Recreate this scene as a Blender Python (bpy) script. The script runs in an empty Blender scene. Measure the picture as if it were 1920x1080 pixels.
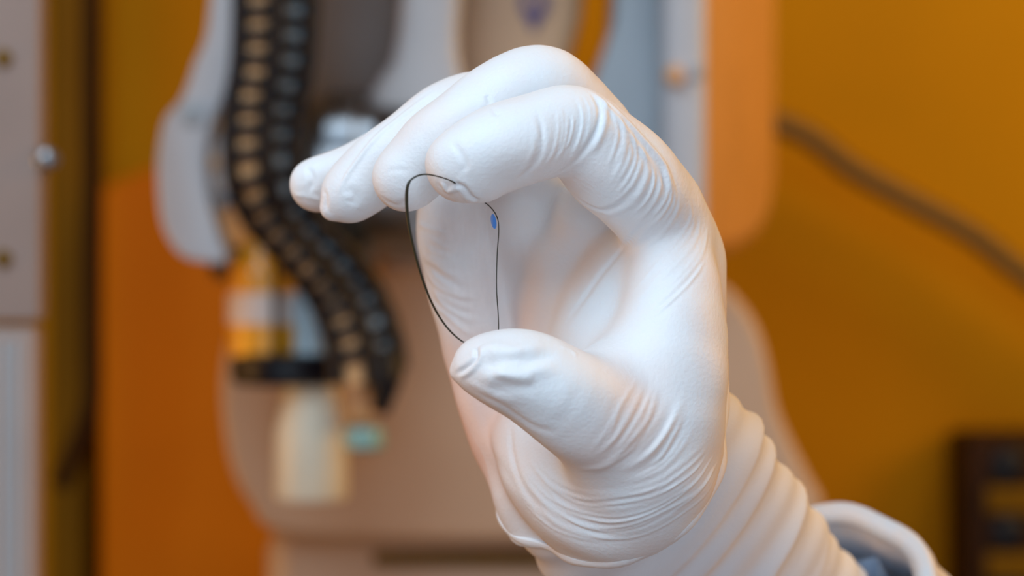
import bpy, bmesh, math, random
import numpy as np
from mathutils import Vector, Matrix
from mathutils.bvhtree import BVHTree
random.seed(4); rng = np.random.default_rng(4)
S = bpy.context.scene
C = S.collection
# ---------------------------------------------------------------- camera, exposure, light
CAMZ = 1.35
K = 36.0/85.0/1920.0
def P(px, py, d):
    return Vector(((px-960)*K*d, d, CAMZ-(py-540)*K*d))
cd = bpy.data.cameras.new('camera'); cam = bpy.data.objects.new('camera', cd); C.objects.link(cam)
cam.location = (0, 0, CAMZ); cam.rotation_euler = (math.pi/2, 0, 0)
cd.lens = 85; cd.sensor_width = 36; cd.clip_start = .02
cd.dof.use_dof = True; cd.dof.focus_distance = .694; cd.dof.aperture_fstop = 7.2
S.camera = cam
S.view_settings.view_transform = 'Standard'; S.view_settings.look = 'None'
S.view_settings.gamma = 1; S.view_settings.exposure = 0.0
S.view_settings.use_curve_mapping = False
W = bpy.data.worlds.new('world'); S.world = W; W.use_nodes = True
W.node_tree.nodes['Background'].inputs[0].default_value = (.70, .85, 1.0, 1)
W.node_tree.nodes['Background'].inputs[1].default_value = .45
def area(name, loc, target, size, power, col, sy=None):
    l = bpy.data.lights.new(name, 'AREA'); l.energy = power; l.color = col
    l.shape = 'RECTANGLE'; l.size = size; l.size_y = sy or size
    o = bpy.data.objects.new(name, l); C.objects.link(o); o.location = loc
    o.rotation_euler = (Vector(target)-Vector(loc)).to_track_quat('-Z', 'Y').to_euler()
    return o
area('daylight_key', (-.55, -.05, 2.3), (.05, .72, 1.35), 1.1, 19.5, (.70, .87, 1.0))
area('room_fill', (.35, -1.0, 1.15), (0, .8, 1.3), 1.6, 9.5, (.68, .84, 1.0))
area('amber_lamp_right', (1.5, 1.15, 1.9), (.2, 1.7, 1.3), .7, 13, (1.0, .52, .10))
area('amber_lamp_left', (-1.2, 1.2, 1.2), (.1, 1.5, 1.3), .6, 5, (1.0, .50, .14))
area('wall_wash', (.9, 1.5, 2.6), (.9, 2.3, 1.4), .5, 9, (1.0, .72, .35))

# ---------------------------------------------------------------- materials
def mat(name, col, rough=.5, metal=0, noise=0, nscale=20, bump=0, bscale=200, coat=0, sss=0, sssc=None, trans=0, spec=None, col2=None, stretch=None):
    m = bpy.data.materials.new(name); m.use_nodes = True
    nt = m.node_tree; b = nt.nodes['Principled BSDF']
    b.inputs['Base Color'].default_value = (*col, 1)
    b.inputs['Roughness'].default_value = rough; b.inputs['Metallic'].default_value = metal
    if coat: b.inputs['Coat Weight'].default_value = coat
    if spec is not None: b.inputs['Specular IOR Level'].default_value = spec
    if trans: b.inputs['Transmission Weight'].default_value = trans
    if sss:
        b.inputs['Subsurface Weight'].default_value = sss
        b.inputs['Subsurface Radius'].default_value = sssc or (1, .6, .4)
        b.inputs['Subsurface Scale'].default_value = .004
    tc = nt.nodes.new('ShaderNodeTexCoord'); mp = nt.nodes.new('ShaderNodeMapping')
    nt.links.new(tc.outputs['Object'], mp.inputs[0])
    if stretch: mp.inputs['Scale'].default_value = stretch
    n = nt.nodes.new('ShaderNodeTexNoise'); n.inputs['Scale'].default_value = nscale; n.inputs['Detail'].default_value = 4
    nt.links.new(mp.outputs[0], n.inputs[0])
    mx = nt.nodes.new('ShaderNodeMix'); mx.data_type = 'RGBA'
    c2 = col2 or tuple(c*(1-max(noise, .04)*2) for c in col)
    mx.inputs[6].default_value = (*col, 1); mx.inputs[7].default_value = (*c2, 1)
    rp = nt.nodes.new('ShaderNodeMapRange'); rp.inputs[1].default_value = .35; rp.inputs[2].default_value = .7
    nt.links.new(n.outputs[0], rp.inputs[0]); nt.links.new(rp.outputs[0], mx.inputs[0])
    nt.links.new(mx.outputs[2], b.inputs['Base Color'])
    if bump:
        n2 = nt.nodes.new('ShaderNodeTexNoise'); n2.inputs['Scale'].default_value = bscale; n2.inputs['Detail'].default_value = 3
        nt.links.new(mp.outputs[0], n2.inputs[0])
        bp = nt.nodes.new('ShaderNodeBump'); bp.inputs['Strength'].default_value = bump; bp.inputs['Distance'].default_value = .001
        nt.links.new(n2.outputs[0], bp.inputs['Height']); nt.links.new(bp.outputs[0], b.inputs['Normal'])
    return m
M = dict(
 wall=mat('amber_wall', (.42, .20, .0), .7, spec=.1, noise=.08, nscale=2.5, bump=.1, bscale=40),
 wallside=mat('amber_side_wall', (.50, .20, .02), .6, noise=.05, nscale=3),
 floor=mat('floor_vinyl', (.30, .16, .06), .4, noise=.1),
 ceil=mat('ceiling_paint', (.75, .62, .45), .8),
 orange=mat('orange_acrylic', (.46, .145, .0), .55, noise=.08, nscale=4, spec=.08),
 trimb=mat('bronze_trim', (.15, .08, .0), .6, spec=.1, noise=.1, stretch=(8, 8, .5)),
 glove=mat('white_latex', (.80, .85, .905), .55, noise=.025, nscale=45, bump=.16, bscale=900, sss=.05, sssc=(1, .55, .4), col2=(.82, .79, .80)),
 lining=mat('lining_blue_light', (.55, .70, .90), .8, noise=.05, nscale=60),
 sleeve=mat('white_sleeve_fabric', (.82, .87, .95), .7, noise=.03, nscale=30, bump=.2, bscale=1500, col2=(.80, .82, .88)),
 gown=mat('blue_white_gown', (.70, .77, .86), .8, noise=.06, nscale=60, bump=.4, bscale=900, col2=(.80, .74, .72)),
 rim=mat('dark_olive_edge', (.022, .020, .008), .35, noise=.1),
 blue=mat('blue_ink', (.03, .22, .72), .4),
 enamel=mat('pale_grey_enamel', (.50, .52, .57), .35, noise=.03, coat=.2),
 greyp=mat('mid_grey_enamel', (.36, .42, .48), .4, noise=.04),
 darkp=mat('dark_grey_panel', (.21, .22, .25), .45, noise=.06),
 cream=mat('cream_enamel', (.74, .46, .27), .4, noise=.05),
 amberlight=mat('cover_amber_light', (.60, .33, .12), .45, noise=.05),  # column side only: amber light from the right mixed into the beige
 body=mat('beige_body_enamel', (.50, .35, .24), .42, noise=.05, nscale=5),
 black=mat('black_plastic', (.004, .005, .009), .35, spec=.25, noise=.1),
 copper=mat('tan_cable', (.80, .45, .20), .4, noise=.15, nscale=30),
 bluec=mat('pale_blue_hose', (.42, .54, .62), .3, noise=.1),
 steel=mat('brushed_steel', (.27, .29, .32), .3, metal=1, noise=.05),
 amberp=mat('amber_plastic', (.85, .36, .01), .3, noise=.12, coat=.3),
 label=mat('white_label', (.72, .62, .58), .5, noise=.08),
 creamt=mat('cream_nozzle', (.66, .62, .50), .4, noise=.06),
 logo=mat('purple_logo_ink', (.10, .07, .22), .5),
 rack=mat('grey_rack_enamel', (.32, .24, .21), .45, noise=.04),
 olive=mat('olive_cable', (.12, .065, .004), .5, noise=.1),
 dbrown=mat('dark_brown_plastic', (.030, .011, .001), .5, spec=.1, noise=.15),
 teal=mat('teal_connector', (.18, .36, .36), .3),
)
# thin latex lets a little skin colour through where it is stretched (mask stored on the mesh)
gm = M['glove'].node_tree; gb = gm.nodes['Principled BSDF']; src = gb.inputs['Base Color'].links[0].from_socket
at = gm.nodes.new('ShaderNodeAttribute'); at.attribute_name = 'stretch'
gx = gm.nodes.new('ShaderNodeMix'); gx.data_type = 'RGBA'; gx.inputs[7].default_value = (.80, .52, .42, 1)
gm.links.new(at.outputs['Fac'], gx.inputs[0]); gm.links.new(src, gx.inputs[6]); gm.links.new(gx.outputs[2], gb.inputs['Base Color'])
# film
fm = bpy.data.materials.new('milky_clear_film'); fm.use_nodes = True
nt = fm.node_tree; nt.nodes.clear()
out = nt.nodes.new('ShaderNodeOutputMaterial'); tr = nt.nodes.new('ShaderNodeBsdfTransparent'); gl = nt.nodes.new('ShaderNodeBsdfPrincipled')
gl.inputs['Base Color'].default_value = (.8, .8, .84, 1); gl.inputs['Roughness'].default_value = .18
nz = nt.nodes.new('ShaderNodeTexNoise'); nz.inputs['Scale'].default_value = 3.5
mr = nt.nodes.new('ShaderNodeMapRange'); mr.inputs[1].default_value = .35; mr.inputs[2].default_value = .68; mr.inputs[3].default_value = .05; mr.inputs[4].default_value = .24
mxs = nt.nodes.new('ShaderNodeMixShader')
nt.links.new(nz.outputs[0], mr.inputs[0]); nt.links.new(mr.outputs[0], mxs.inputs[0])
nt.links.new(tr.outputs[0], mxs.inputs[1]); nt.links.new(gl.outputs[0], mxs.inputs[2]); nt.links.new(mxs.outputs[0], out.inputs[0])
M['film'] = fm

# ---------------------------------------------------------------- helpers
def thing(name, label, cat, loc, group=None):
    o = bpy.data.objects.new(name, None); C.objects.link(o); o.location = loc; o.empty_display_size = .02
    o['label'] = label; o['category'] = cat
    if group: o['group'] = group
    return o
def link(name, me, m, parent=None, smooth=True, label=None, kind=None):
    o = bpy.data.objects.new(name, me); C.objects.link(o)
    if m: me.materials.append(M[m])
    if smooth: me.polygons.foreach_set('use_smooth', [True]*len(me.polygons))
    if parent:
        o.parent = parent
        pw = Vector()
        q = parent
        while q: pw += q.location; q = q.parent
        # mesh data is authored in world coordinates: recentre on the part
        o.location = -pw
    if label: o['label'] = label
    if kind: o['kind'] = kind
    return o
def tag(o, label, cat, group=None):
    o['label'] = label; o['category'] = cat
    if group: o['group'] = group
    return o
def bm_obj(name, bm, m, parent=None, smooth=True, bevel=0, seg=2, **kw):
    if bevel:
        es = [e for e in bm.edges if e.calc_face_angle(0) > .5]
        bmesh.ops.bevel(bm, geom=es, offset=bevel, segments=seg, affect='EDGES', clamp_overlap=True, profile=.5)
    bmesh.ops.recalc_face_normals(bm, faces=bm.faces)
    me = bpy.data.meshes.new(name); bm.to_mesh(me); bm.free()
    o = link(name, me, m, parent, smooth, **kw)
    if smooth:
        try: me.set_sharp_from_angle(angle=math.radians(40))
        except Exception: pass
    return o
def spline(pts, n):
    pts = np.array(pts, float); L = len(pts); o = []
    for i in range(L-1):
        p0 = pts[max(i-1, 0)]; p1 = pts[i]; p2 = pts[i+1]; p3 = pts[min(i+2, L-1)]
        for k in range(n):
            t = k/n
            o.append(.5*((2*p1)+(-p0+p2)*t+(2*p0-5*p1+4*p2-p3)*t*t+(-p0+3*p1-3*p2+p3)*t**3))
    o.append(pts[-1]); return np.array(o)
def prism(poly, d, depth, bm=None, sm=0):
    """outline given as (px,py) at depth d or (px,py,d); extruded straight back by depth metres"""
    bm = bm or bmesh.new()
    pts = [P(q[0], q[1], q[2] if len(q) > 2 else d) for q in poly]
    if sm:
        pts = [Vector(v) for v in spline([tuple(p) for p in pts]+[tuple(pts[0])], sm)[:-1]]
    a = [bm.verts.new(p) for p in pts]; b = [bm.verts.new(p+Vector((0, depth, 0))) for p in pts]
    bm.faces.new(a); bm.faces.new(b[::-1])
    n = len(a)
    for i in range(n): bm.faces.new((a[i], b[i], b[(i+1) % n], a[(i+1) % n]))
    bmesh.ops.recalc_face_normals(bm, faces=bm.faces)
    return bm
def box(x0, x1, y0, y1, z0, z1, bm=None):
    bm = bm or bmesh.new()
    r = bmesh.ops.create_cube(bm, size=1)
    for v in r['verts']:
        v.co = Vector(((x0+x1)/2+v.co.x*(x1-x0), (y0+y1)/2+v.co.y*(y1-y0), (z0+z1)/2+v.co.z*(z1-z0)))
    return bm
def tube(pts, rad, bm=None, seg=14, caps=True, flat=1.0):
    bm = bm or bmesh.new(); pts = [Vector(p) for p in pts]; n = len(pts)
    if not hasattr(rad, '__len__'): rad = [rad]*n
    rings = []; up = None
    for i, p in enumerate(pts):
        t = (pts[min(i+1, n-1)]-pts[max(i-1, 0)]).normalized()
        if up is None: up = t.orthogonal().normalized()
        up = (up-t*up.dot(t)).normalized(); s = t.cross(up)
        rings.append([bm.verts.new(p+(up*math.cos(a)+s*math.sin(a)*flat)*rad[i]) for a in [2*math.pi*k/seg for k in range(seg)]])
    for i in range(n-1):
        for k in range(seg):
            bm.faces.new((rings[i][k], rings[i][(k+1) % seg], rings[i+1][(k+1) % seg], rings[i+1][k]))
    if caps: bm.faces.new(rings[0][::-1]); bm.faces.new(rings[-1])
    return bm
def lathe(c, axis, prof, bm=None, seg=32):
    """prof: (distance along axis, radius)"""
    ax = Vector(axis).normalized(); c = Vector(c)
    return _lathe(c, ax, prof, bm, seg)
def _lathe(c, ax, prof, bm, seg):
    bm = bm or bmesh.new(); u = ax.orthogonal().normalized(); w = ax.cross(u); rings = []
    for h, r in prof:
        rings.append([bm.verts.new(c+ax*h+(u*math.cos(2*math.pi*k/seg)+w*math.sin(2*math.pi*k/seg))*r) for k in range(seg)])
    for i in range(len(prof)-1):
        for k in range(seg): bm.faces.new((rings[i][k], rings[i][(k+1) % seg], rings[i+1][(k+1) % seg], rings[i+1][k]))
    bm.faces.new(rings[0][::-1]); bm.faces.new(rings[-1]); return bm
def structure(name, bm, m):
    o = bm_obj(name, bm, m, None, False); o['kind'] = 'structure'; return o

# ---------------------------------------------------------------- room
RX0, RX1, RY0, RY1, RZ = -1.7, 1.9, -1.6, 2.3, 2.7
structure('floor', box(RX0, RX1, RY0, RY1, -.05, 0), 'floor')
structure('ceiling', box(RX0, RX1, RY0, RY1, RZ, RZ+.05), 'ceil')
structure('wall_back', box(RX0-.05, RX1+.05, RY1, RY1+.05, 0, RZ), 'wall')
structure('wall_left', box(RX0-.05, RX0, RY0, RY1, 0, RZ), 'wallside')
structure('wall_right', box(RX1, RX1+.05, RY0, RY1, 0, RZ), 'wallside')
structure('trim_1', box(P(95, 0, 2.28).x, P(150, 0, 2.28).x, 2.27, 2.3, 0, RZ), 'trimb')

# ---------------------------------------------------------------- gloved hand (signed distance field -> surface nets)
def px3(a): return np.array(P(a[0], a[1], a[2]))
V = .00072
lo = np.array(P(500, 1130, .80)); lo[1] = .635
hi = np.array(P(1430, 60, .80)); hi[1] = .800
dims = np.ceil((hi-lo)/V).astype(int)+1
BIG = .05
def newf(): return np.full(dims, BIG, np.float32)
def cone(F, a, b, ra, rb, k, sc=None):
    pad = max(ra, rb)+k+.006
    mn = np.minimum(a, b)-pad; mx = np.maximum(a, b)+pad
    i0 = np.clip(((mn-lo)/V).astype(int), 0, dims); i1 = np.clip(((mx-lo)/V).astype(int)+1, 0, dims)
    if (i1 <= i0).any(): return
    g = [(lo[j]+V*np.arange(i0[j], i1[j])).astype(np.float32) for j in range(3)]
    X, Y, Z = np.meshgrid(*g, indexing='ij', sparse=True)
    d = (b-a).astype(np.float32); L = float(d@d)+1e-12
    t = np.clip(((X-a[0])*d[0]+(Y-a[1])*d[1]+(Z-a[2])*d[2])/L, 0, 1)
    D = np.sqrt((X-a[0]-t*d[0])**2+(Y-a[1]-t*d[1])**2+(Z-a[2]-t*d[2])**2)-(ra+(rb-ra)*t)
    sl = tuple(slice(i0[j], i1[j]) for j in range(3)); F[sl] = smin(F[sl], D, k)
def smin(a, b, k):
    h = np.maximum(k-np.abs(a-b), 0)/k
    return np.minimum(a, b)-h*h*h*k/6
def chain(F, pts, k=.003, n=3):
    """pts: (px, py, depth, radius mm)"""
    A = spline([(*px3(p), p[3]/1000) for p in pts], n)
    for i in range(len(A)-1): cone(F, A[i][:3], A[i+1][:3], A[i][3], A[i+1][3], k)
palm = newf()
kp = .010
# metacarpals, far (little finger) side to near side
chain(palm, [(850, 395, .757, 9.5), (866, 470, .757, 10.5), (890, 570, .757, 11), (930, 700, .754, 12), (975, 815, .748, 13), (1045, 935, .742, 14)], kp)
chain(palm, [(975, 385, .752, 10.5), (1005, 520, .756, 10.5), (1040, 700, .756, 11), (1095, 920, .746, 14)], kp)
chain(palm, [(1110, 400, .738, 11), (1130, 520, .746, 11), (1150, 700, .750, 11), (1170, 910, .738, 15)], kp)
chain(palm, [(1262, 440, .715, 11.5), (1268, 540, .722, 12.5), (1272, 700, .724, 12.5), (1262, 890, .722, 14.5)], kp)
# thenar mass and thumb web
chain(palm, [(1260, 480, .708, 10), (1262, 600, .700, 12.5), (1250, 720, .695, 14.5), (1225, 830, .700, 17), (1185, 930, .712, 19)], kp)
chain(palm, [(1262, 620, .705, 10), (1180, 700, .695, 10), (1120, 740, .688, 10)], kp)
chain(palm, [(1150, 800, .690, 14), (1200, 880, .700, 18), (1160, 960, .722, 19)], kp)
chain(palm, [(1225, 480, .724, 10), (1180, 560, .724, 12), (1140, 640, .722, 13), (1140, 760, .715, 15)], .014)
chain(palm, [(1060, 500, .744, 10), (1070, 620, .740, 11), (1080, 740, .734, 12)], .014)
chain(palm, [(1020, 810, .730, 13), (1078, 885, .720, 17), (1150, 930, .713, 18.5)], .012)
chain(palm, [(1000, 850, .741, 9), (1018, 905, .739, 11), (1050, 965, .738, 14)], .010)
# wrist
chain(palm, [(1045, 930, .738, 14), (1090, 1010, .748, 16)], kp)
chain(palm, [(1262, 890, .722, 15), (1230, 960, .735, 16), (1200, 1030, .750, 16)], kp)
fing = newf()
thumb = newf()
index = newf(); middle = newf(); ring = newf(); pinky = newf()
chain(index, [(1262, 440, .716, 12.0), (1212, 366, .704, 13.6), (1150, 310, .696, 13.9), (1078, 248, .690, 12.2), (1010, 256, .686, 11.8), (945, 275, .684, 11.6), (890, 300, .684, 11.0), (862, 312, .685, 9.6)], .003)
cone(index, px3((900, 322, .683)), px3((868, 305, .684)), .0085, .0095, .002)
chain(middle, [(1200, 400, .738, 12), (1130, 280, .722, 12.2), (1050, 185, .712, 12.0), (985, 168, .708, 11.6), (900, 215, .705, 11.2), (830, 265, .704, 10.6), (775, 318, .705, 9.6), (760, 338, .7055, 9.0)], .003)
chain(ring, [(1040, 380, .756, 11), (980, 280, .744, 11.3), (920, 212, .735, 11.0), (860, 212, .730, 10.6), (780, 262, .727, 10.2), (710, 315, .726, 9.6), (668, 352, .7265, 8.6), (655, 368, .727, 7.6)], .003)
chain(pinky, [(870, 400, .764, 10), (840, 330, .762, 10), (790, 285, .757, 9.6), (740, 290, .753, 9.0), (670, 322, .750, 8.6), (610, 343, .749, 8.0), (590, 348, .749, 7.2)], .003)
chain(thumb, [(1255, 860, .712, 16), (1200, 822, .697, 16.5), (1130, 788, .685, 15.3), (1060, 745, .677, 13.6), (995, 708, .674, 12.0), (950, 694, .673, 10.4), (915, 688, .674, 8.0), (893, 686, .675, 6.2)], .003)
cone(thumb, px3((945, 696, .675)), px3((856, 697, .676)), .0085, .0018, .004)     # slack pointed tip of the glove
cone(thumb, px3((915, 665, .680)), px3((873, 668, .682)), .0042, .0034, .0015)    # nail end showing behind the fold
cone(ring, px3((655, 370, .726)), px3((622, 392, .726)), .006, .0034, .003)
F = newf()
F = smin(smin(pinky, ring, .0015), smin(middle, index, .0015), .0015)
F = smin(F, palm, .0045); F = smin(F, thumb, .007)
del index, middle, ring, pinky, thumb, palm, fing
# cut flat at the hem plane: below it the glove ends
def surface_nets(F):
    s = F < 0
    c = [s[i:s.shape[0]-1+i, j:s.shape[1]-1+j, k:s.shape[2]-1+k] for i in (0, 1) for j in (0, 1) for k in (0, 1)]
    cnt = sum(x.astype(np.int8) for x in c)
    act = (cnt > 0) & (cnt < 8)
    idx = np.full(act.shape, -1, np.int64); I = np.argwhere(act); idx[act] = np.arange(len(I))
    acc = np.zeros((len(I), 3)); num = np.zeros(len(I))
    corners = [(i, j, k) for i in (0, 1) for j in (0, 1) for k in (0, 1)]
    for a in range(8):
        for b in range(a+1, 8):
            ca = np.array(corners[a]); cb = np.array(corners[b])
            if abs(ca-cb).sum() != 1: continue
            fa = F[tuple((I+ca).T)]; fb = F[tuple((I+cb).T)]
            m = (fa < 0) != (fb < 0); t = np.where(m, fa/(fa-fb+1e-12*(fa == fb)), 0)
            acc += np.where(m[:, None], ca+(cb-ca)*t[:, None], 0); num += m
    verts = lo+V*(I+acc/num[:, None])
    quads = []
    for ax in range(3):
        o = [0, 1, 2]; o.remove(ax); u, v = o
        sa = [slice(None)]*3; sb = [slice(None)]*3
        sa[ax] = slice(0, -1); sb[ax] = slice(1, None)
        A = s[tuple(sa)]; B = s[tuple(sb)]
        E = np.argwhere(A != B); E = E[(E[:, u] > 0) & (E[:, v] > 0) & (E[:, u] < s.shape[u]-1) & (E[:, v] < s.shape[v]-1)]
        flip = A[tuple(E.T)]
        eu = np.zeros(3, int); eu[u] = 1; ev = np.zeros(3, int); ev[v] = 1
        q = np.stack([idx[tuple((E-eu-ev).T)], idx[tuple((E-ev).T)], idx[tuple(E.T)], idx[tuple((E-eu).T)]], 1)
        if ax == 1: flip = ~flip
        q[~flip] = q[~flip][:, ::-1]
        quads.append(q)
    return verts, np.concatenate(quads)
verts, quads = surface_nets(F)
def vnormals(v, q):
    n = np.cross(v[q[:, 2]]-v[q[:, 0]], v[q[:, 3]]-v[q[:, 1]]); o = np.zeros_like(v)
    for k in range(4): np.add.at(o, q[:, k], n)
    return o/np.maximum(np.linalg.norm(o, axis=1, keepdims=True), 1e-12)
def smooth(v, q, it, lam=.5):
    e = np.concatenate([q[:, [0, 1]], q[:, [1, 2]], q[:, [2, 3]], q[:, [3, 0]]])
    deg = np.bincount(e.ravel(), minlength=len(v)).astype(float)[:, None]
    for _ in range(it):
        acc = np.zeros_like(v)
        for j in range(3):
            acc[:, j] = np.bincount(e[:, 0], v[e[:, 1], j], len(v))+np.bincount(e[:, 1], v[e[:, 0], j], len(v))
        v = v+lam*(acc/np.maximum(deg, 1)-v)
    return v
verts = smooth(verts, quads, 3)
bvh = BVHTree.FromPolygons(verts.tolist(), quads.tolist())
# hem: closed ring round the wrist, found by shooting rays from the wrist axis outwards
m_ax = Vector((.80, 0, .60)).normalized()                    # long axis of the wrist section (right, up)
u_img = Vector((.60, 0, -.80))
n_ax = (u_img*.70+Vector((0, .714, 0))).normalized()         # forearm runs down, right and away
s_ax = n_ax.cross(m_ax).normalized()
O0 = P(1160, 862, .738)
# split mesh: keep what lies on the hand side of the hem plane
HEM = -.0046
n_hem = Vector((.543, .565, -.621)).normalized(); m_hem = (m_ax-n_hem*m_ax.dot(n_hem)).normalized(); s_hem = n_hem.cross(m_hem)
dist = (verts-np.array(O0))@np.array(n_hem)-HEM
# subdivide
me = bpy.data.meshes.new('g0'); me.from_pydata(verts.tolist(), [], quads[(dist[quads] < .001).all(1)].tolist()); me.update()
bm = bmesh.new(); bm.from_mesh(me); bmesh.ops.delete(bm, geom=[v for v in bm.verts if not v.link_faces], context='VERTS')
bm.to_mesh(me); bm.free()
o = bpy.data.objects.new('g0', me); C.objects.link(o); md = o.modifiers.new('s', 'SUBSURF'); md.levels = md.render_levels = 1
dg = bpy.context.evaluated_depsgraph_get(); me2 = bpy.data.meshes.new_from_object(o.evaluated_get(dg))
bpy.data.objects.remove(o); bpy.data.meshes.remove(me)
nv = len(me2.vertices); v = np.empty(nv*3); me2.vertices.foreach_get('co', v); v = v.reshape(-1, 3)
q = np.empty(len(me2.polygons)*4, int); me2.polygons.foreach_get('vertices', q); q = q.reshape(-1, 4)
nrm = vnormals(v, q)
if (nrm*(v-v.mean(0))).sum() < 0: nrm = -nrm
disp = np.zeros(nv)
def raypts(pts, n=14):
    A = spline(pts, n); out = []
    for x, y in A[:, :2]:
        d = P(x, y, 1)-cam.location
        h = bvh.ray_cast(cam.location, d.normalized())
        if h[0] is not None: out.append(h[0])
    return np.array(out)
def wrinkle(pts, h, w=1.1, side=.45, t0=.25, t1=.25):
    """a raised fold (h>0, mm) or crease (h<0) running over the glove along pts"""
    global disp
    R = raypts(pts, max(3, int(90/len(pts))))
    if len(R) > 3:
        e = np.linalg.norm(np.diff(R, axis=0), axis=1); jj = np.where(e > .006)[0]
        if len(jj):
            cuts = [0]+[x+1 for x in jj]+[len(R)]; a_, b_ = max(zip(cuts[:-1], cuts[1:]), key=lambda t: t[1]-t[0]); R = R[a_:b_]
        R[1:-1] = (R[:-2]+2*R[1:-1]+R[2:])/4
    if len(R) < 3: return
    L = np.linspace(0, 1, len(R)); tp = np.clip(np.minimum(L/t0, (1-L)/t1), 0, 1); tp = tp*tp*(3-2*tp)
    w = w/1000; pad = w*5
    m = np.where(((v > R.min(0)-pad) & (v < R.max(0)+pad)).all(1))[0]
    for c in range(0, len(m), 20000):
        mm = m[c:c+20000]
        d = np.linalg.norm(v[mm][:, None]-R[None], axis=2); j = d.argmin(1); dm = d[np.arange(len(mm)), j]
        g = np.exp(-(dm/w)**2)-side*np.exp(-(dm/(2.1*w))**2)
        disp[mm] += .72*h/1000*tp[j]*g
def fan(a, b, n, h, w, jit=0.0, **kw):
    """n folds interpolated between two curves"""
    a = np.array(a, float); b = np.array(b, float)
    for i in range(n):
        t = i/(n-1) if n > 1 else .5
        t = min(1, max(0, t+rng.uniform(-.5, .5)/max(n, 2)))
        p = a*(1-t)+b*t+rng.normal(0, jit*.6, a.shape)
        A = spline(p, 6); i0 = int(rng.uniform(0, .3)*len(A)); i1 = int(rng.uniform(.72, 1)*len(A))
        wrinkle([tuple(x) for x in A[i0:i1:2]], h*rng.uniform(.35, 1.05), w*rng.uniform(.45, .85), **kw)
exec_wr = True
# index finger: folds across the middle joint
wrinkle([(1005, 205), (1016, 245), (1012, 290), (985, 325), (965, 342)], -.9, 1.0)
wrinkle([(1008, 255), (1006, 285), (990, 312)], -.5, .8)
fan([(1028, 178), (1043, 225), (1036, 280), (1008, 325)], [(1092, 172), (1112, 215), (1098, 270), (1055, 318)], 7, .65, 1.1, 1.5)
wrinkle([(1104, 172), (1122, 205), (1116, 250), (1085, 295), (1040, 328)], -.9, .9)
wrinkle([(1113, 168), (1134, 205), (1129, 250), (1108, 290)], .9, 1.1)
fan([(1138, 196), (1158, 245), (1148, 290), (1128, 330)], [(1262, 325), (1272, 385), (1240, 440), (1170, 492)], 14, .75, 1.25, 2)
fan([(1290, 370), (1290, 420), (1240, 480), (1150, 580)], [(1335, 430), (1315, 500), (1260, 560), (1180, 630)], 7, .6, 1.2, 4)
wrinkle([(1088, 142), (1140, 195), (1200, 255), (1246, 310), (1262, 370)], 1.6, 1.4)
wrinkle([(1075, 145), (1120, 185), (1180, 250), (1225, 310)], 1.2, 1.1)
wrinkle([(1075, 366), (1100, 384), (1130, 394), (1162, 382), (1188, 350)], -1.2, .9)
wrinkle([(1125, 398), (1150, 402), (1190, 380), (1215, 345)], .6, 1.1)
wrinkle([(1240, 355), (1215, 410), (1160, 475), (1105, 545), (1050, 630)], -.8, 1.3)
# index tip
wrinkle([(840, 262), (862, 285), (872, 310), (862, 325)], -.6, 1.2)
wrinkle([(850, 345), (868, 352), (885, 370), (900, 374)], -1.6, 1.0)
wrinkle([(825, 340), (838, 360), (858, 352)], .9, 1.0)
wrinkle([(918, 188), (925, 205), (935, 215)], -.7, 1.0)
# middle finger
wrinkle([(912, 178), (919, 195), (921, 208)], -.8, 1.0)
wrinkle([(724, 322), (745, 318), (768, 322)], -.3, 1.0)
wrinkle([(715, 372), (745, 385), (770, 372)], -.4, 1.2)
# ring and little finger seams and tips
wrinkle([(632, 368), (655, 320), (700, 265), (755, 215), (830, 165)], 1.1, 1.0)
wrinkle([(600, 352), (612, 365), (612, 395)], -.5, 1.0)
wrinkle([(648, 350), (665, 368), (655, 385)], -.8, 1.8)
wrinkle([(575, 312), (586, 335), (580, 360)], -1.1, 1.2)
wrinkle([(548, 365), (585, 372), (610, 385)], .4, 1.0)
# inside of the palm
fan([(775, 410), (800, 430), (850, 438), (900, 420)], [(810, 560), (840, 600), (880, 625), (925, 632)], 10, 1.0, 1.9, 4)
wrinkle([(790, 470), (830, 520), (880, 540), (935, 525)], -.5, 1.8)
wrinkle([(830, 700), (900, 760), (930, 860), (985, 930)], -.4, 2.5)
wrinkle([(960, 790), (958, 850), (985, 920), (1040, 980)], -.7, 1.6)
fan([(930, 420), (960, 480), (965, 560)], [(1010, 420), (1020, 500), (1010, 590)], 3, .2, 1.8, 4)
# thumb
fan([(905, 655), (950, 665), (1000, 655)], [(925, 700), (985, 712), (1040, 690)], 4, 1.1, 3.0, 3, side=.3)
wrinkle([(890, 735), (945, 765), (1000, 800), (1050, 812)], -.5, 1.4)
wrinkle([(868, 712), (920, 738), (975, 760)], .35, 1.6)
wrinkle([(1040, 800), (1070, 770), (1085, 720)], -.25, 2.5)
wrinkle([(1050, 650), (1070, 655), (1085, 668)], .5, 1.0)
wrinkle([(893, 668), (925, 652), (975, 656), (1030, 640)], 1.1, 2.3, side=.2)
wrinkle([(900, 692), (945, 676), (1000, 676), (1045, 660)], -.9, 2.0, side=.2)
wrinkle([(895, 716), (945, 700), (1000, 700), (1045, 684)], 1.0, 2.3, side=.2)
wrinkle([(915, 735), (960, 728), (1010, 722)], -.5, 2.0, side=.2)
wrinkle([(893, 652), (893, 672), (874, 690), (852, 703)], -1.4, .9, t0=.1)
wrinkle([(902, 648), (903, 672), (884, 694), (862, 708)], .8, .9)
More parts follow.
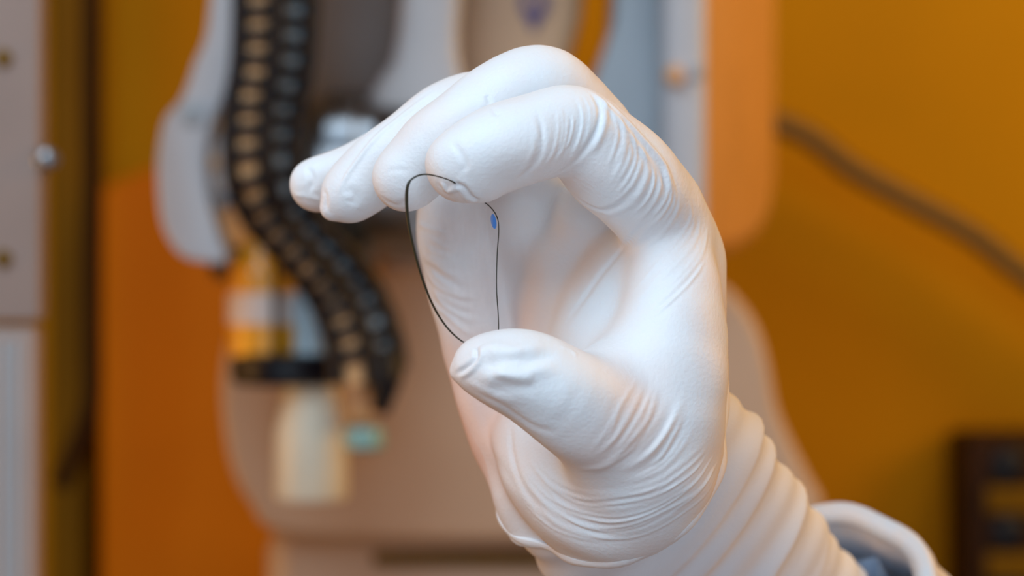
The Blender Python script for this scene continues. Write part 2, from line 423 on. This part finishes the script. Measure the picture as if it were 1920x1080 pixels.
# thenar folds
fan([(1190, 700), (1165, 755), (1135, 810), (1090, 860)], [(1320, 745), (1290, 820), (1240, 880), (1150, 912)], 14, .75, 1.35, 4, t0=.4)
wrinkle([(1235, 718), (1213, 770), (1180, 830), (1135, 872), (1080, 880)], .9, 1.5, t0=.45)
wrinkle([(1283, 735), (1262, 795), (1222, 850), (1150, 890)], .95, 1.6, t0=.4)
# long arcs round the wrist
fan([(985, 838), (1020, 885), (1080, 920), (1150, 925), (1230, 905), (1300, 850), (1342, 800)], [(975, 915), (1030, 965), (1100, 1005), (1170, 1012), (1250, 985), (1320, 925), (1358, 850)], 16, .6, 1.3, 3)
fan([(1000, 870), (1050, 940), (1130, 970), (1200, 965)], [(960, 935), (1030, 990), (1100, 1020), (1180, 1025)], 4, .55, 1.4, 3)
fan([(1225, 925), (1290, 880), (1340, 825)], [(1240, 980), (1310, 925), (1352, 860)], 5, .65, 1.1, 3)
# soft overall unevenness of stretched latex
ph = rng.uniform(0, 6.28, (12,)); kd = rng.normal(0, 1, (12, 3)); kd /= np.linalg.norm(kd, axis=1, keepdims=True)
for i in range(12): disp += .00010*np.sin(v@(kd[i]*rng.uniform(180, 420))+ph[i])
v2 = v+nrm*disp[:, None]
me2.vertices.foreach_set('co', v2.ravel()); me2.update()
HROOT = P(1160, 862, .738)
person = thing('person', 'raised hand in a wrinkled white latex glove and white sleeve, pinching a clear film', 'person', HROOT)
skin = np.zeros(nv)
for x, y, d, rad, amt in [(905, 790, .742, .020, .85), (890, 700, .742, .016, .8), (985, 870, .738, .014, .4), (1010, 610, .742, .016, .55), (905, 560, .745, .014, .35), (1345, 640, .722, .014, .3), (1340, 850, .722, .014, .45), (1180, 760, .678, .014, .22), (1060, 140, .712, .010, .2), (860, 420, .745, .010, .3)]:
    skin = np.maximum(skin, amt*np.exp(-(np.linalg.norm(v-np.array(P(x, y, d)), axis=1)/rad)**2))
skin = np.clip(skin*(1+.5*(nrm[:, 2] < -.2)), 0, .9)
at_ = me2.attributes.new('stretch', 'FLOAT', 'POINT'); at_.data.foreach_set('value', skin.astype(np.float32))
me2.materials.clear()
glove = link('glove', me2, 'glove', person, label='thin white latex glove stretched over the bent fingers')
# rolled hem of the glove
dirs = []
hempts = []
for k in range(96):
    a = 2*math.pi*k/96; d = (m_hem*math.cos(a)+s_hem*math.sin(a)).normalized()
    org = O0+n_hem*(HEM-.0012); src = org+d*.07
    h = bvh.ray_cast(src, -d)
    if h[0] is not None and (h[0]-org).length < .06: hempts.append(h[0])
hp = np.array([list(h) for h in hempts]); 
for _ in range(7): hp = (np.roll(hp, 1, 0)+hp*2+np.roll(hp, -1, 0))/4
print('HEM', len(hp))
bm = bmesh.new(); nn = len(hp); rings = []
cen = Vector(hp.mean(0))
for i in range(nn):
    p = Vector(hp[i]); t = (Vector(hp[(i+1) % nn])-Vector(hp[i-1])).normalized(); r = (p-cen); r = (r-t*r.dot(t)).normalized(); z = t.cross(r)
    rr = .0011+.0003*math.sin(i*.9)
    rings.append([bm.verts.new(p+(r*math.cos(a)+z*math.sin(a)*1.6)*rr) for a in [2*math.pi*k/10 for k in range(10)]])
for i in range(nn):
    for k in range(10): bm.faces.new((rings[i][k], rings[i][(k+1) % 10], rings[(i+1) % nn][(k+1) % 10], rings[(i+1) % nn][k]))
bm_obj('glove_hem', bm, 'glove', person, label='rolled rim of the glove at the wrist')

def section_tube(name, m, s0, s1, Rm, Rs, fold, n=220, seg=160, thick=None, label=None, shift=(0, 0)):
    """sleeve round the forearm axis; Rm/Rs(s) half axes in m, fold(s,a) extra radius"""
    bm = bmesh.new(); rings = []
    for i in range(n):
        s = s0+(s1-s0)*i/(n-1); c = O0+n_ax*s+m_ax*shift[0]+s_ax*shift[1]; ring = []
        for k in range(seg):
            a = 2*math.pi*k/seg; f = fold(s, a)
            ring.append(bm.verts.new(c+m_hem*math.cos(a)*(Rm(s)+f)+s_hem*math.sin(a)*(Rs(s)+f)))
        rings.append(ring)
    for i in range(n-1):
        for k in range(seg): bm.faces.new((rings[i][k], rings[i][(k+1) % seg], rings[i+1][(k+1) % seg], rings[i+1][k]))
    bmesh.ops.recalc_face_normals(bm, faces=bm.faces)
    me = bpy.data.meshes.new(name); bm.to_mesh(me); bm.free()
    o = link(name, me, m, person, label=label)
    if thick:
        md = o.modifiers.new('thickness', 'SOLIDIFY'); md.thickness = thick; md.offset = 1
    return o
def saw(s, knots, amp, w):
    f = 0
    for s0, a in zip(knots, amp):
        x = (s-s0)
        if x < 0: f += a*math.exp(x/w[0])
        else: f += a*math.exp(-x/w[1])
    return f
def fold1(s, a):
    tilt = s+.004*math.sin(a+.6)+.003*math.sin(2*a)
    f = saw(tilt, [.030, .042, .070, .095, .13, .17], [.0026, .0024, .0028, .0018, .003, .003], (.013, .0035))
    f += .0005*math.sin(tilt*420+3*math.sin(a)+1.3)
    return f
section_tube('under_sleeve', 'sleeve', -.010, .26, lambda s: .0385+.02*s+.5*min(0, s), lambda s: .0272+.02*s+.5*min(0, s), fold1, shift=(.0002, 0), label='gathered white under-sleeve wrapped round the forearm')
def fold2(s, a):
    return .0009*math.sin(5*a+s*40)+.0006*math.sin(9*a+1)+.003*math.exp(-((s-.135)/.006)**2)
section_tube('gown_sleeve', 'gown', .132, .42, lambda s: .056+.03*min(1, (s-.132)*4), lambda s: .045+.03*min(1, (s-.132)*4), fold2, n=120, thick=.007, label='loose pale blue-white gown sleeve with a thick rolled cuff')
section_tube('gown_lining', 'lining', .140, .30, lambda s: .049, lambda s: .040, lambda s, a: .002*math.sin(11*a+30*s)+.0012*math.sin(23*a), n=60, label='inner layer of the cuff, blue light painted into its colour')  # added layer filling the dark cuff; its blue stands in for light
bm = bmesh.new(); 
tube([O0+n_ax*(.02+.03*i) for i in range(13)], [.024+.0015*i for i in range(13)], bm, 24)
bm_obj('forearm', bm, 'cream', person)

# ---------------------------------------------------------------- transparent film held in the fingers
bd = [(889, 649), (862, 637), (832, 606), (806, 560), (785, 500), (770, 440), (763, 392), (764, 350), (776, 333), (800, 327), (838, 336), (868, 352), (893, 370), (916, 385), (931, 405), (935, 430), (932, 480), (931, 540), (934, 590), (934, 626), (926, 650), (908, 655)]
def fd(x, y):
    u = (x-762)/173.0
    return .6675+.031*max(u, 0)**2
def f3(x, y): return P(x, y, fd(x, y))
B = spline(bd+[bd[0]], 8)[:-1]
film = thing('flexible_film', 'clear flexible film disc with a thin dark edge, bent between gloved thumb and index finger', 'film', f3(850, 490))
bm = bmesh.new(); cx, cy = 853, 490; NR = 12; rr = []
for j in range(1, NR+1):
    t = j/NR; rr.append([bm.verts.new(f3(cx+(x-cx)*t, cy+(y-cy)*t)) for x, y in B])
c0 = bm.verts.new(f3(cx, cy)); nb = len(B)
for i in range(nb):
    bm.faces.new((c0, rr[0][i], rr[0][(i+1) % nb]))
    for j in range(NR-1): bm.faces.new((rr[j][i], rr[j+1][i], rr[j+1][(i+1) % nb], rr[j][(i+1) % nb]))
sheet = bm_obj('film_sheet', bm, 'film', film, label='clear, slightly milky sheet')
bm = bmesh.new(); pts = [f3(x, y) for x, y in B]; rad = []
for x, y in B:
    u = min(1, max(0, (x-762)/173.0)); rad.append((.00047-.00030*u**.5)*(1 if y > 340 else .7))
tube(pts+[pts[0]], rad+[rad[0]], bm, 8, caps=False)
bm_obj('film_edge', bm, 'rim', film, label='dark olive edge line')
bm = bmesh.new(); c = [bm.verts.new(P(925.5+5.2*math.cos(a)+2.0*math.sin(a), 415+14*math.sin(a), fd(926, 415)-.0003)) for a in [2*math.pi*k/24 for k in range(24)]]
f = bm.faces.new(c); r = bmesh.ops.extrude_face_region(bm, geom=[f])
for e in r['geom']:
    if isinstance(e, bmesh.types.BMVert): e.co.y -= .0002
bm_obj('blue_dot', bm, 'blue', film, label='small bright blue oval mark')

# ---------------------------------------------------------------- robot
robot = thing('robot_arm', 'pale industrial robot arm with black corrugated hoses standing behind the gloved hand', 'robot', Vector((.02, 1.65, 0)))
body = bm_obj('body_housing', prism([(455, 560), (425, 630), (412, 720), (418, 810), (436, 890), (470, 950), (520, 1000), (760, 1015), (1200, 1015), (1500, 1000), (1545, 950), (1520, 895), (1482, 820), (1458, 760), (1445, 690), (1425, 620), (1388, 562), (1335, 525), (1150, 500), (850, 490), (600, 505)], 1.56, .26, sm=3), 'body', robot, bevel=.045, seg=6, label='broad beige housing of the robot base')
bm_obj('pedestal', box(P(500, 0, 1.62).x, P(1560, 0, 1.62).x, 1.60, 1.86, 0, P(0, 985, 1.6).z), 'body', robot, bevel=.02, seg=3, label='upright pedestal down to the floor')
bm_obj('base_seam', prism([(700, 1038), (1200, 1038), (1200, 1062), (700, 1062)], 1.595, .01), 'trimb', robot, label='dark seam along the pedestal')
bm_obj('arm_plate', prism([(402, -400), (392, 10), (362, 120), (338, 185), (308, 222), (294, 290), (295, 370), (306, 430), (335, 476), (375, 492), (425, 490), (410, 440), (395, 380), (387, 300), (398, 235), (430, 160), (452, 60), (470, -400)], 1.40, .07, sm=4), 'enamel', robot, bevel=.010, seg=3, label='curved pale grey arm cover at far left')
bm_obj('arm_screw', lathe(P(357, 212, 1.396), (0, 1, 0), [(0, .004), (.001, .007), (.006, .007)]), 'greyp', robot)
bm_obj('shoulder_beam', box(P(330, 0, 1.5).x, P(1480, 0, 1.5).x, 1.34, 1.72, P(0, -360, 1.5).z, P(0, -620, 1.5).z), 'enamel', robot, bevel=.03, seg=4, label='pale cross beam above the picture carrying the arms')
# joint drum between the arm covers
j = bm_obj('joint_drum', lathe(P(392, 345, 1.49), (1, 0, 0), [(0, .05), (.004, .060), (.018, .060), (.02, .052), (.07, .052), (.072, .058), (.10, .058), (.104, .048), (.15, .048)]), 'steel', robot, label='polished steel joint drum')
bm_obj('hub_cap', lathe(P(418, 300, 1.415), (0, 1, 0), [(0, .012), (.004, .019), (.05, .022)]), 'label', robot)
bm_obj('hub_band', lathe(P(425, 385, 1.45), (0, 0, -1), [(0, .014), (.001, .017), (.007, .017), (.008, .0155), (.024, .0155), (.025, .013)]), 'copper', robot, label='copper-brown band under the white hub')
bm_obj('hub_pin', lathe(P(392, 305, 1.41), (0, 1, 0), [(0, .003), (.001, .0045), (.006, .005)]), 'copper', robot)
bm_obj('motor_band', lathe(P(610, 262, 1.46), (1, 0, 0), [(0, .022), (.002, .026), (.018, .026), (.02, .022), (.03, .022)]), 'steel', robot)
bm_obj('arm_link', prism([(775, -400), (745, 60), (708, 150), (672, 240), (660, 330), (655, 420), (680, 475), (735, 497), (800, 490), (870, 400), (870, 150), (860, 60), (880, -400)], 1.50, .09, sm=3), 'enamel', robot, bevel=.010, seg=3, label='slanting pale grey link behind the fingers')
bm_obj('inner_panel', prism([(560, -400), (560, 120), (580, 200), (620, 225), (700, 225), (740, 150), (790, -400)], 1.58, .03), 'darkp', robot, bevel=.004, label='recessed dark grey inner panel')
tan = bm_obj('upper_link', prism([(850, -400), (836, 60), (800, 180), (790, 430), (1050, 400), (1060, 130), (1090, 30), (1120, -400)], 1.57, .10), 'cream', robot, bevel=.012, seg=3, label='warm beige upper link with a purple emblem')
bm = bmesh.new()
prism([(1000, -55), (1024, -18), (1030, 12), (1000, 60), (974, 12), (978, -18)], 1.566, .003, bm)
bm_obj('emblem', bm, 'logo', tan, smooth=False, label='purple diamond emblem')
bm = bmesh.new()
prism([(1000, -22), (1013, 0), (1001, 22), (988, 0)], 1.5645, .002, bm)
bm_obj('emblem_inset', bm, 'cream', tan, smooth=False)
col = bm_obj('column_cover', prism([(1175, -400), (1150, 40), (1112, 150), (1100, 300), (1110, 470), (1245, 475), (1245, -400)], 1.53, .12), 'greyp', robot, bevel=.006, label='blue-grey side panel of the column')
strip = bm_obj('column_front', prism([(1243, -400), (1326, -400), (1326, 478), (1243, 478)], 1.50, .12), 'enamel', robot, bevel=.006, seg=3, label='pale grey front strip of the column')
bm_obj('column_side', prism([(1322, -400, 1.505), (1452, -400, 1.66), (1452, 330, 1.66), (1446, 400, 1.655), (1418, 450, 1.62), (1375, 474, 1.57), (1322, 480, 1.505)], 1.5, .10), 'amberlight', robot, bevel=.012, seg=3, label='beige side of the column, amber light painted into its colour')
sc = bm_obj('cover_screw', lathe(P(1266, 140, 1.488), (0, 1, 0), [(0, .004), (.0015, .0055), (.005, .006), (.012, .006)]), 'copper', strip, label='round brass cover screw')
bm_obj('screw_shadow', box(P(1290, 0, 1.5).x, P(1318, 0, 1.5).x, 1.496, 1.502, P(0, 148, 1.5).z, P(0, 122, 1.5).z), 'greyp', strip, bevel=.002, label='shadow of the screw, built as a small grey block')  # darker block standing in for the shadow the screw casts
bm_obj('side_screw', lathe(P(745, 435, 1.495), (0, 1, 0), [(0, .003), (.001, .0055), (.004, .006), (.01, .006)]), 'copper', robot, label='small tan screw below the fingertips')

# corrugated hoses: a pale bundle wrapped in black rings, each ring a part
def hose(pts, r, pitch, core):
    A = spline([tuple(P(*p)) for p in pts], 14)
    c = bm_obj('hose_core', tube(A, r*.60), core, robot)
    for sx in (-1, 1):
        bm_obj('hose_spine', tube(A+np.array((sx*r*.80, -.004, 0)), r*.42, None, 10), 'black', c)
    d = np.r_[0, np.cumsum(np.linalg.norm(np.diff(A, axis=0), axis=1))]
    n = int(d[-1]/pitch); base = None
    tor = bmesh.new(); R1, r1 = r*.92, pitch*.29; vs = []
    for i in range(24):
        a = 2*math.pi*i/24
        vs.append([tor.verts.new(((R1+r1*.5*math.cos(b))*math.cos(a), (R1+r1*.5*math.cos(b))*math.sin(a), r1*math.sin(b))) for b in [2*math.pi*k/8 for k in range(8)]])
    for i in range(24):
        for k in range(8): tor.faces.new((vs[i][k], vs[(i+1) % 24][k], vs[(i+1) % 24][(k+1) % 8], vs[i][(k+1) % 8]))
    me = bpy.data.meshes.new('hose_ring'); tor.to_mesh(me); tor.free(); me.materials.append(M['black'])
    me.polygons.foreach_set('use_smooth', [True]*len(me.polygons))
    for i in range(n):
        s = (i+.5)*pitch; j = min(max(int(np.searchsorted(d, s)), 1), len(A)-1)
        t = (s-d[j-1])/max(d[j]-d[j-1], 1e-9); p = Vector(A[j-1]*(1-t)+A[j]*t); ax = Vector(A[j]-A[j-1]).normalized()
        ax = (ax+Vector((.16, 0, -.12))).normalized()
        ro = bpy.data.objects.new('hose_ring', me); C.objects.link(ro); ro.parent = c
        ro.location = p; ro.rotation_euler = ax.to_track_quat('Z', 'Y').to_euler()
hose([(490, -400, 1.37), (485, 60, 1.37), (470, 200, 1.37), (468, 320, 1.37), (500, 410, 1.38), (560, 480, 1.39), (620, 555, 1.40), (655, 640, 1.40), (668, 720, 1.40)], .0125, .0135, 'copper')
hose([(565, -400, 1.40), (548, 60, 1.40), (525, 220, 1.40), (525, 330, 1.40), (560, 410, 1.41), (620, 470, 1.42), (672, 540, 1.43), (705, 620, 1.43), (718, 690, 1.43)], .0130, .0145, 'bluec')
bm_obj('hose_end', tube([P(718, 685, 1.42), P(722, 715, 1.41), (P(718, 745, 1.41)), P(712, 775, 1.41)], [.014, .010, .007, .005]), 'black', robot)
bm_obj('hose_coupling', lathe(P(683, 800, 1.42), (0, 0, -1), [(0, .010), (.004, .012), (.012, .012), (.014, .009)]), 'teal', robot, label='small teal hose coupling')
bm_obj('coupling_block', box(P(650, 0, 1.43).x, P(705, 0, 1.43).x, 1.425, 1.45, P(0, 790, 1.43).z, P(0, 715, 1.43).z), 'copper', robot, bevel=.004)
# tool head
bm_obj('tool_head', lathe(P(500, 480, 1.46), (0, 0, -1), [(-.012, .016), (-.006, .021), (.018, .023), (.060, .023), (.063, .020)]), 'amberp', robot, label='glossy amber tool head')
bm_obj('tool_label', lathe(P(500, 548, 1.46), (0, 0, -1), [(0, .0225), (.0005, .0238), (.019, .0238), (.0195, .0225)]), 'label', robot, label='off-white band round the tool head')
bm_obj('motor_cover', box(P(655, 0, 1.49).x, P(714, 0, 1.49).x, 1.48, 1.51, P(0, 645, 1.49).z, P(0, 495, 1.49).z), 'amberp', robot, bevel=.006, seg=3, label='amber cover behind the lower hoses')
bm_obj('tool_button', lathe(P(478, 522, 1.437), (0, 1, 0), [(0, .003), (.001, .006), (.006, .007)]), 'amberp', robot)
bm_obj('tool_rib', box(P(512, 0, 1.43).x, P(519, 0, 1.43).x, 1.428, 1.45, P(0, 665, 1.43).z, P(0, 500, 1.43).z), 'dbrown', robot, bevel=.0008)
bm_obj('tool_cylinder', lathe(P(582, 545, 1.45), (0, 0, -1), [(0, .009), (.002, .0105), (.036, .0105), (.04, .013), (.05, .013)]), 'bluec', robot, label='pale blue-grey pneumatic cylinder')
bm_obj('tool_flange', lathe(P(540, 662, 1.46), (0, 0, -1), [(0, .030), (.002, .0345), (.016, .0345), (.019, .031)]), 'black', robot, label='flat black flange')
bm_obj('tool_nozzle', lathe(P(583, 715, 1.46), (0, 0, -1), [(0, .016), (.012, .017), (.030, .0215), (.068, .0225), (.071, .021)]), 'creamt', robot, label='cream cylindrical nozzle')

# ---------------------------------------------------------------- left rack, cables, panels
rack = thing('equipment_rack', 'grey metal equipment rack cut by the left edge of the picture', 'rack', Vector((P(0, 0, 1.25).x-.06, 1.3, 0)))
x0 = P(-250, 0, 1.25).x; x1 = P(76, 0, 1.25).x; zs = P(0, 603, 1.25).z
bm_obj('upper_panel', box(x0, x1, 1.25, 1.27, zs, 2.2), 'rack', rack, bevel=.004)
lp = bm_obj('lower_panel', box(x0, x1-.003, 1.255, 1.275, 0, zs-.002), 'rack', rack, bevel=.004)
for px in (2, 22):
    bm_obj('groove', box(P(px, 0, 1.25).x, P(px+8, 0, 1.25).x, 1.2535, 1.258, .05, zs-.01), 'greyp', lp, smooth=False)
for py in (108, 485):
    bm_obj('rack_screw', lathe(P(4, py, 1.246), (0, 1, 0), [(0, .002), (.001, .0042), (.005, .0045)]), 'trimb', rack)
bm_obj('rack_knob', lathe(P(84, 297, 1.24), (0, 1, 0), [(0, .003), (.002, .0055), (.008, .006), (.02, .003)]), 'steel', rack)
c = bm_obj('hanging_cable', tube([Vector(a) for a in spline([tuple(P(*p)) for p in [(172, -2590, 1.95), (172, -100, 1.95), (173, 300, 1.95), (172, 600, 1.95), (172, 740, 1.95), (158, 800, 1.95), (135, 860, 1.95), (112, 912, 1.95)]], 10)], .0085), 'dbrown')
tag(c, 'dark brown cable hanging down the amber wall beside the grey rack', 'cable')
for a, b, d in [((128, 0), (190, 0), 2.2)]:
    o = bm_obj('wall_channel', box(P(98, 0, 2.24).x, P(168, 0, 2.24).x, 2.22, 2.27, 0, RZ), 'trimb', None, bevel=.006)
    tag(o, 'dark bronze vertical wall channel between rack and orange panel', 'wall channel')
o = bm_obj('orange_panel', prism([(188, 350, 2.1), (250, 325, 2.1), (420, 270, 2.1), (700, 270, 2.1), (700, 3450, 2.1), (188, 3450, 2.1)], 2.1, .12), 'orange', None, bevel=.006, seg=3)
tag(o, 'glossy red-orange cabinet with a sloping top behind the robot\'s left side', 'cabinet')
c = bm_obj('wall_cable', tube([Vector(a) for a in spline([tuple(P(*p)) for p in [(1380, 215, 2.22), (1450, 230, 2.22), (1520, 260, 2.22), (1600, 320, 2.22), (1700, 375, 2.22), (1820, 440, 2.22), (1920, 515, 2.22), (2100, 640, 2.22), (2300, 700, 2.22)]], 10)], .0105), 'olive')
tag(c, 'olive-brown cable sagging diagonally across the amber wall at right', 'cable')
sk = thing('socket_box', 'dark brown wall socket box at the lower right corner', 'socket', P(1900, 1200, 2.28))
fr = bm_obj('box_frame', prism([(1812, 815), (2080, 815), (2080, 1400), (1812, 1400)], 2.2, .1), 'dbrown', sk, bevel=.008)
for py in (875, 1000, 1125):
    bm_obj('socket', lathe(P(1895, py, 2.192), (0, 1, 0), [(0, .013), (.002, .016), (.009, .017)]), 'black', sk)
    bm_obj('socket_plate', prism([(1850, py+38), (1960, py+38), (1960, py+88), (1850, py+88)], 2.194, .008), 'trimb', sk, bevel=.002)
